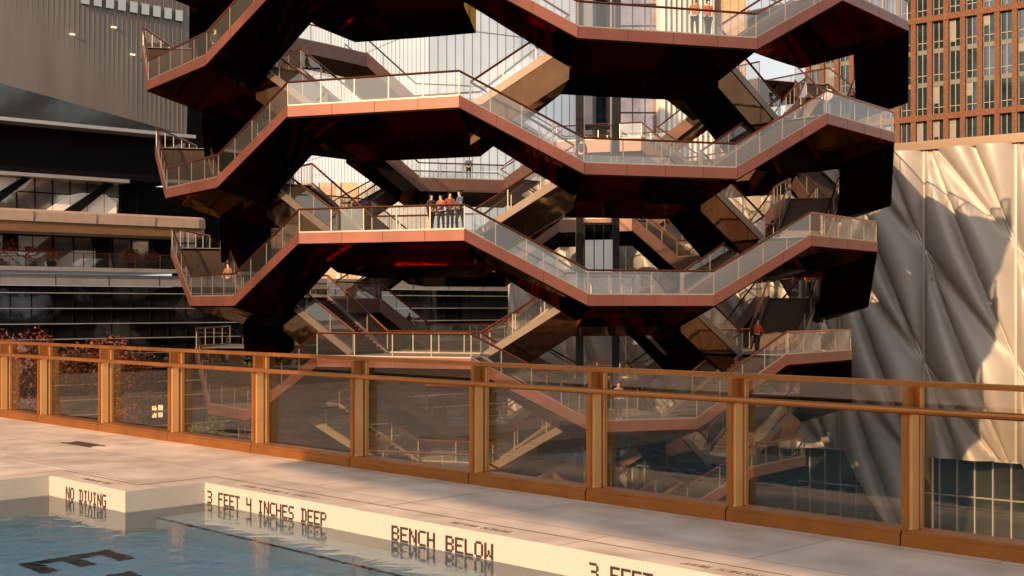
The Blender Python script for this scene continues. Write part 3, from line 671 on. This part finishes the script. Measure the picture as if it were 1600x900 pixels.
bo = mat('black_glass_cladding', (.008, .008, .010), .3, .3, .3, .4)
tower_block('black_clad_tower', 'black clad block behind the left corner of the stair tower', (-31.3, 118), 90, 9.3, 11, 60, (bo, bo, bo), 8, 4, .1, .05, .1)
# brick tower
BO, BT, BN = frame(V(40.5, 175, 0), 131)
brick = empty('brick_apartment_tower', 'tall red brick tower with a grid of dark windows above the pillow clad hall', 'building', loc=BO+ZZ*GZ)
def bbx(mb, t0, t1, d0, d1, z0, z1): 
    f = lambda t, d, z: BT*t+BN*d+ZZ*(z-GZ)
    mb.hexa([f(t0, d0, z0), f(t1, d0, z0), f(t1, d1, z0), f(t0, d1, z0)], [f(t0, d0, z1), f(t1, d0, z1), f(t1, d1, z1), f(t0, d1, z1)])
brk = bpy.data.materials.new('red_brick'); brk.use_nodes = True; nt = brk.node_tree; b = nt.nodes['Principled BSDF']
tc = nt.nodes.new('ShaderNodeTexCoord'); n = nt.nodes.new('ShaderNodeTexNoise'); n.inputs['Scale'].default_value = 6; n.inputs['Detail'].default_value = 8
r = nt.nodes.new('ShaderNodeValToRGB'); r.color_ramp.elements[0].color = (.075, .025, .012, 1); r.color_ramp.elements[1].color = (.20, .085, .034, 1); r.color_ramp.elements[0].position = .3; r.color_ramp.elements[1].position = .7
nt.links.new(tc.outputs['Object'], n.inputs[0]); nt.links.new(n.outputs[0], r.inputs[0]); nt.links.new(r.outputs[0], b.inputs['Base Color']); b.inputs['Roughness'].default_value = .8
bp = nt.nodes.new('ShaderNodeBump'); bp.inputs['Distance'].default_value = .05; nt.links.new(n.outputs[0], bp.inputs['Height']); nt.links.new(bp.outputs[0], b.inputs['Normal'])
m = MB(); bbx(m, 0, 34.4, -25, -.5, GZ, 80); m.build('core', mat('dark_backing', (.05, .04, .035), .8), brick)
PW = 2.15; FH = 4.2; ncol = 16
m = MB()
for i in range(ncol+1): bbx(m, i*PW-.33, i*PW+.33, -.6, .25, GZ, 80)
m.build('brick_piers', brk, brick)
m = MB(); m2 = MB(); zz = 12.0; k = 0; rows = []
while zz < 78:
    thick = k % 3 == 0
    bbx(m if thick else m2, 0, ncol*PW, -.6, -.2 if not thick else .32, zz-(.75 if thick else .6), zz)
    rows.append((zz, zz+FH-(.6 if (k+1) % 3 else .75))); zz += FH; k += 1
m.build('brick_bands', brk, brick); m2.build('spandrel_panels', mat('grey_green_spandrel', (.13, .13, .115), .5, .2, .15, .5), brick)
wg = [mat('teal_window_glass', (.05, .085, .09), .06, .7, .4, .5), mat('grey_blind_window', (.22, .21, .19), .35, .1, .15, .8), mat('blue_grey_window_glass', (.12, .15, .18), .06, .8, .3, .6)]
frm = mat('window_frame_grey', (.30, .28, .26), .5, .3)
rest = MB(); nwin = 0
for ri, (za, zb) in enumerate(rows):
    for ci in range(ncol):
        t0, t1 = ci*PW+.33, (ci+1)*PW-.33; w3 = random.random(); gi = 1 if w3 < .12 else (2 if w3 < .4 else 0)
        vis = (ci >= 2 and za < 46)
        tgt = rest if not (vis and nwin < 100) else MB()
        s0 = len(tgt.f)
        bbx(tgt, t0, t1, -.45, -.30, za, zb); tgt.m[s0:] = [gi]*(len(tgt.f)-s0)
        if gi == 1 and random.random() < .6:
            s0 = len(tgt.f); bbx(tgt, t0+.05, t1-.05, -.29, -.27, za+(zb-za)*random.choice((.35, .5)), zb); tgt.m[s0:] = [1]*(len(tgt.f)-s0)
        elif random.random() < .35:
            s0 = len(tgt.f); bbx(tgt, t0+.04, (t0+t1)/2, -.29, -.275, za+(zb-za)*random.uniform(.1, .7), zb-.05); tgt.m[s0:] = [1]*(len(tgt.f)-s0)
        s0 = len(tgt.f); bbx(tgt, (t0+t1)/2-.04, (t0+t1)/2+.04, -.3, -.22, za, zb); bbx(tgt, t0, t1, -.3, -.22, za+.85, za+.93); bbx(tgt, t0, t0+.06, -.3, -.22, za, zb); tgt.m[s0:] = [3]*(len(tgt.f)-s0)
        if tgt is not rest: tgt.build('window', wg+[frm], brick); nwin += 1
ro = rest.build('window', wg+[frm], brick); ro['kind'] = 'stuff'

# ------------------------------------------------------------------ buildings and added stand-ins behind the camera: they only cast the shade and stand in the reflections
can = MB()
can.hexa([UV(-7.8, -9.5, 5.17), UV(15, -12.0, 5.17), UV(15, -12.3, 5.17), UV(-7.8, -9.8, 5.17)], [UV(-7.8, -9.5, 6.8), UV(15, -12.0, 6.8), UV(15, -12.3, 6.8), UV(-7.8, -9.8, 6.8)])  # unseen slab, added and shaped to cast the shade on deck and fence
shade_slab_m = mat('shade_slab_stone', (.55, .47, .38), .7, 0, .1, .6)
HT = empty('deck_shade_caster', 'raised stone slab on columns, added out of view to shade the pool deck', 'building', loc=UV(0, -16, DZ)); 
def qb(mb, name, mats, parent=HT): mb.v = [tuple(V(*p)-UV(0, -16, DZ)) for p in mb.v]; return mb.build(name, mats, parent)
qb(can, 'shade_slab', shade_slab_m)
m = MB()
for u in range(8, 15, 6): uvbox(m, u, u+.25, -12.0-(u-15)*.1096*-1-.28, -12.0-(u-15)*-.1096-.03, DZ, 5.17)
qb(m, 'shade_slab_columns', shade_slab_m)

sk_m = mat('brown_city_stone', (.11, .065, .04), .8, 0, .2, .1); sk_w = mat('brown_city_window', (.05, .05, .05), .15, .6, .3, .2)
for i, (u0, u1, hz) in enumerate(((-95, -52, 16), (-48, -14, 21), (-10, 22, 17), (26, 60, 22))):
    e_ = empty('city_block', ['brown stone block behind the pool, far left of the row', 'tall brown stone block behind the pool, second in the row', 'low brown stone block behind the pool, third in the row', 'brown stone block behind the pool at the right end of the row'][i], 'building', 'blocks behind the pool', UV(u0, -95, GZ))
    m = MB(); uvbox(m, u0, u1, -120, -95, GZ, hz); m.v = [tuple(V(*p)-UV(u0, -95, GZ)) for p in m.v]; m.build('stone_wall', sk_m, e_)
    m = MB(); z = GZ+3
    while z < hz-2:
        u = u0+1.5
        while u < u1-2: uvbox(m, u, u+1.6, -95, -94.9, z, z+2); u += 3.1
        z += 3.6
    m.v = [tuple(V(*p)-UV(u0, -95, GZ)) for p in m.v]; w_ = m.build('window', sk_w, e_); w_['kind'] = 'stuff'
hd = empty('reflection_hedge', 'dark hedge in a stone planter, added out of view to darken the fence reflections', 'hedge', loc=UV(-23, 0, DZ))  # hedge added out of view so the left fence panes reflect something dark
m = MB(); uvbox(m, -23.6, -22.4, -9, 6.2, DZ, DZ+.4); m.v = [tuple(V(*p)-UV(-23, 0, DZ)) for p in m.v]; m.build('planter', podium_m, hd)
m = MB(); rg = random.Random(3)
for k in range(9000):
    p = UV(rg.uniform(-23.5, -22.5), rg.uniform(-8.9, 6.1), DZ+rg.uniform(.38, 1.5)); z = rg.uniform(.06, .12)
    ax = V(rg.gauss(0, 1), rg.gauss(0, 1), rg.gauss(0, 1)).normalized(); ay = ax.cross(V(rg.gauss(0, 1), rg.gauss(0, 1), rg.gauss(0, 1))).normalized(); m.face([p-ax*z, p+ay*z*.6, p+ax*z, p-ay*z*.6])
m.v = [tuple(V(*p)-UV(-23, 0, DZ)) for p in m.v]; m.build('foliage', mat('reflection_hedge_leaves', (.04, .06, .02), .6), hd)

# ------------------------------------------------------------------ autumn trees on the plaza
bark = mat('tree_bark', (.10, .07, .05), .9, 0, .3, 6)
def leafmat(name, c1, c2):
    m = bpy.data.materials.new(name); m.use_nodes = True; nt = m.node_tree; b = nt.nodes['Principled BSDF']
    oi = nt.nodes.new('ShaderNodeNewGeometry'); r = nt.nodes.new('ShaderNodeValToRGB'); r.color_ramp.elements[0].color = (*c1, 1); r.color_ramp.elements[1].color = (*c2, 1)
    nt.links.new(oi.outputs['Random Per Island'], r.inputs[0]); nt.links.new(r.outputs[0], b.inputs['Base Color']); b.inputs['Roughness'].default_value = .6
    return m
lf = leafmat('rust_red_leaves', (.06, .010, .004), (.26, .05, .012)); lg = leafmat('olive_leaves', (.05, .07, .02), (.14, .12, .03))
def tree(x, y, h, cr, leaf, label, seed):
    rg = random.Random(seed); t = empty('tree', label, 'tree', 'trees on the plaza', (x, y, GZ))
    m = MB(); m.tube([(0, 0, 0), (.1, 0, h*.35), (0, .1, h*.8)], [.22, .16, .05], 8)
    cl = []
    for i in range(11):
        a = rg.uniform(0, 6.28); z0 = h*rg.uniform(.3, .65); e2 = V(math.cos(a)*cr*rg.uniform(.4, .85), math.sin(a)*cr*rg.uniform(.4, .85), z0+h*rg.uniform(.1, .35))
        m.tube([(0, 0, z0), (e2.x*.5, e2.y*.5, (z0+e2.z)/2+.1), tuple(e2)], [.09, .05, .02], 5); cl.append((e2, cr*rg.uniform(.28, .5)))
    cl.append((V(0, 0, h*.9), cr*.4))
    m.build('trunk', bark, t)
    m = MB()
    for c_, r_ in cl:
        for k in range(520):
            d = V(rg.gauss(0, 1), rg.gauss(0, 1), rg.gauss(0, .8)); d = d.normalized()*r_*rg.random()**.4
            p = c_+d; s = rg.uniform(.06, .14); ax = V(rg.gauss(0, 1), rg.gauss(0, 1), rg.gauss(0, 1)).normalized(); ay = ax.cross(V(rg.gauss(0, 1), rg.gauss(0, 1), rg.gauss(0, 1))).normalized()
            m.face([p-ax*s, p+ay*s*.6, p+ax*s, p-ay*s*.6])
    m.build('crown', leaf, t)
tree(-25.8, 82, 15.2, 3.6, lf, 'rust red autumn tree in front of the dark curtain wall, third from the left', 1)
tree(-32.5, 84, 14.9, 3.4, lf, 'rust red autumn tree at the left end of the row by the curtain wall', 2)
tree(-29.3, 79, 13.9, 3.0, lf, 'lower rust red autumn tree between two taller ones by the curtain wall', 3)
#tree(23.5, 74, 9.5, 2.4, lf, 'orange brown tree standing in front of the pillow clad hall', 4)
tree(-20.5, 84, 9.0, 2.4, lg, 'small olive tree at the foot of the dark curtain wall', 5)

def shrub(t, s_, label, seed):
    rg = random.Random(seed); p0 = MP(t, 2.9, -1.6); e_ = empty('potted_shrub', label, 'shrub', 'shrubs on the terrace', p0)
    m = MB(); q = [V(math.cos(a)*.38, math.sin(a)*.38, 0) for a in [i*.785 for i in range(8)]]; m.hexa([x*.8 for x in q], [x+ZZ*.5 for x in q]); m.build('pot', M['mblack'], e_)
    m = MB()
    for k in range(420):
        d = V(rg.gauss(0, 1), rg.gauss(0, 1), rg.gauss(0, 1)).normalized()*rg.random()**.4*s_; p = V(0, 0, .5+s_*.8)+d*V(1, 1, .9).x; z = rg.uniform(.05, .11)
        ax = V(rg.gauss(0, 1), rg.gauss(0, 1), rg.gauss(0, 1)).normalized(); ay = ax.cross(V(rg.gauss(0, 1), rg.gauss(0, 1), rg.gauss(0, 1))).normalized()
        m.face([p-ax*z, p+ay*z*.6, p+ax*z, p-ay*z*.6])
    m.build('foliage', lf, e_)
for t, s_, w_ in ((-8.1, .7, 'leftmost red shrub in a black pot on the terrace'), (-6.6, .85, 'largest red shrub on the terrace, second from the left'), (-5.2, .6, 'red shrub third from the left on the terrace'),
                  (-3.6, .55, 'small red shrub in the middle of the terrace row'), (2.6, .65, 'red shrub second from the right on the terrace'), (4.2, .6, 'rightmost red shrub at the dark end of the terrace')):
    shrub(t, s_, w_, int(t*10)+200)

# ------------------------------------------------------------------ people
skin = mat('skin', (.55, .33, .23), .6); 
def cloth(c): return mat('cloth', c, .85, 0, .12, 8)
def skinned(name, verts, edges, radii, m, parent, sub=1):
    me = bpy.data.meshes.new(name); me.from_pydata(verts, edges, []); me.materials.append(m); o = bpy.data.objects.new(name, me); COL.objects.link(o); o.parent = parent
    sk = o.modifiers.new('skin', 'SKIN'); sk.use_smooth_shade = True
    for i, d in enumerate(me.skin_vertices[0].data): r_ = radii[i]; d.radius = r_ if isinstance(r_, tuple) else (r_, r_); d.use_root = i == 0
    s = o.modifiers.new('sub', 'SUBSURF'); s.levels = sub; s.render_levels = sub
    return o
def person(loc, face, label, top, bottom, hair=(.03, .02, .015), arm=.5, step=.05, s=1.0):
    """face: azimuth the person looks to; arm 0 hangs, 1 forward on the rail"""
    p = empty('person', label, 'person', 'visitors on the stair tower', loc); p.rotation_euler = (0, 0, -R(face)); p.scale = (s, s, s)
    f = arm; hx = .17
    v = [(0, 0, .95), (0, 0, 1.15), (0, 0, 1.38), (0, 0, 1.50), (0, .02, 1.60), (0, .03, 1.70),
         (.10, 0, .88), (.11, step, .50), (.11, -.0+step*.6, .08), (.11, step*.6+.14, .03), (-.10, 0, .88), (-.11, -step, .50), (-.11, -step*1.4, .08), (-.11, -step*1.4+.14, .03),
         (hx, 0, 1.42), (hx+.07, .02+.10*f, 1.15), (hx+.06-.05*f, .06+.36*f, .92+.16*f), (hx+.05-.06*f, .08+.44*f, .84+.25*f),
         (-hx, 0, 1.42), (-hx-.07, .02+.10*f, 1.15), (-hx-.06+.05*f, .06+.36*f, .92+.16*f), (-hx-.05+.06*f, .08+.44*f, .84+.25*f)]
    ed = [(0, 1), (1, 2), (2, 3), (3, 4), (4, 5), (0, 6), (6, 7), (7, 8), (8, 9), (0, 10), (10, 11), (11, 12), (12, 13), (2, 14), (14, 15), (15, 16), (16, 17), (2, 18), (18, 19), (19, 20), (20, 21)]
    rd = [(.14, .10), (.125, .09), (.15, .10), .05, (.075, .09), (.075, .09), .085, .06, .04, .035, .085, .06, .04, .035, .05, .042, .032, .03, .05, .042, .032, .03]
    skinned('body', v, ed, rd, skin, p)
    tv = [v[i] for i in (0, 1, 2, 14, 15, 16, 18, 19, 20)]+[(0, 0, 1.47)]
    skinned('shirt', tv, [(0, 1), (1, 2), (2, 3), (3, 4), (4, 5), (2, 6), (6, 7), (7, 8), (2, 9)], [(.165, .125), (.15, .115), (.175, .125), .07, .06, .048, .07, .06, .048, .07], cloth(top), p)
    bv = [v[i] for i in (0, 6, 7, 8, 10, 11, 12)]
    skinned('trousers', bv, [(0, 1), (1, 2), (2, 3), (0, 4), (4, 5), (5, 6)], [(.16, .12), .105, .078, .06, .105, .078, .06], cloth(bottom), p)
    skinned('hair', [(0, -.005, 1.66), (0, 0, 1.74), (0, -.03, 1.60)], [(0, 1), (0, 2)], [(.088, .095), (.075, .08), (.06, .05)], mat('hair', hair, .7), p)
    return p
def on(t, k, c, fr, inn):   # a spot on a landing
    th, h, r_, z = node(t, k, c); a0, a1 = P(th-h, r_, z), P(th+h, r_, z); p = a0.lerp(a1, fr); d = V(p.x-VX, p.y-VY, 0).normalized(); return p-d*inn
wh, dk, rd_, bl_ = (.6, .58, .55), (.02, .02, .025), (.5, .05, .03), (.06, .09, .16)
person(on('B', 1, -1, .775, .9), 150, s=.97, step=.12, arm=.1, label= 'person in dark clothes at the rail, left end of the group of four', top=dk, bottom=dk)
person(on('B', 1, -1, .85, .45), 215, s=.93, label= 'person in reddish brown top, second from the left in the group of four', top=(.25, .10, .08), bottom=dk, arm=.9)
person(on('B', 1, -1, .90, .62), 168, s=.99, arm=.75, label= 'person in dark red top at the rail, third in the group of four', top=(.22, .05, .04), bottom=dk)
person(on('B', 1, -1, .962, .5), 240, s=1.03, arm=.2, step=.1, label= 'person in dark jacket by the rail corner, right end of the group of four', top=bl_, bottom=dk)
person(on('A', 3, -4, .55, 4.9), 170, 'person in grey standing high on the far upper landing', (.25, .25, .27), dk)
person(on('A', 3, -4, .50, 4.9), 190, 'person in pale top beside the one in grey on the far upper landing', wh, dk)
person(on('A', 3, 0, .68, .6), 200, 'person in orange top at the rail of the top front landing', (.28, .10, .03), dk)
person(on('A', 3, 0, .76, .6), 160, 'person in red brown coat at the rail of the top front landing', (.35, .08, .04), dk)
person(on('B', 0, 1, .10, 2.2), 150, 'person in bright red jacket near the right corner landing, low down', rd_, dk)
person(on('A', 1, 2, .3, 3.0), 170, 'person in red top further back on the right side', rd_, dk)

person(on('B', 2, 1, .2, .8), 200, 'person in white shirt on the upper right corner landing', wh, bl_)
person(on('A', 2, 0, .12, 4.6), 0, 'person in black seen through the middle front landing, facing away', dk, dk)
person(on('A', 3, -2, .8, 1.2), 150, 'person in black on the top left landing', dk, dk)
person(on('B', 0, 1, .75, .7), 140, 'person in beige coat on the low right corner landing', (.4, .3, .2), dk)
person(on('B', 2, 5, .4, 4.9), 180, 'person in dark blue on a far inner landing high in the tower', bl_, dk)
person(on('B', 1, 5, .6, 4.9), 180, 'person in red scarf and black on a far inner landing low in the tower', (.3, .03, .03), dk)
person(on('A', 0, 0, .3, .8), 175, 'person in grey jacket on the lowest visible front landing', (.2, .2, .2), dk)
person(on('A', 1, -2, .5, .9), 200, 'person in brown coat on the left corner landing', (.2, .1, .05), dk)
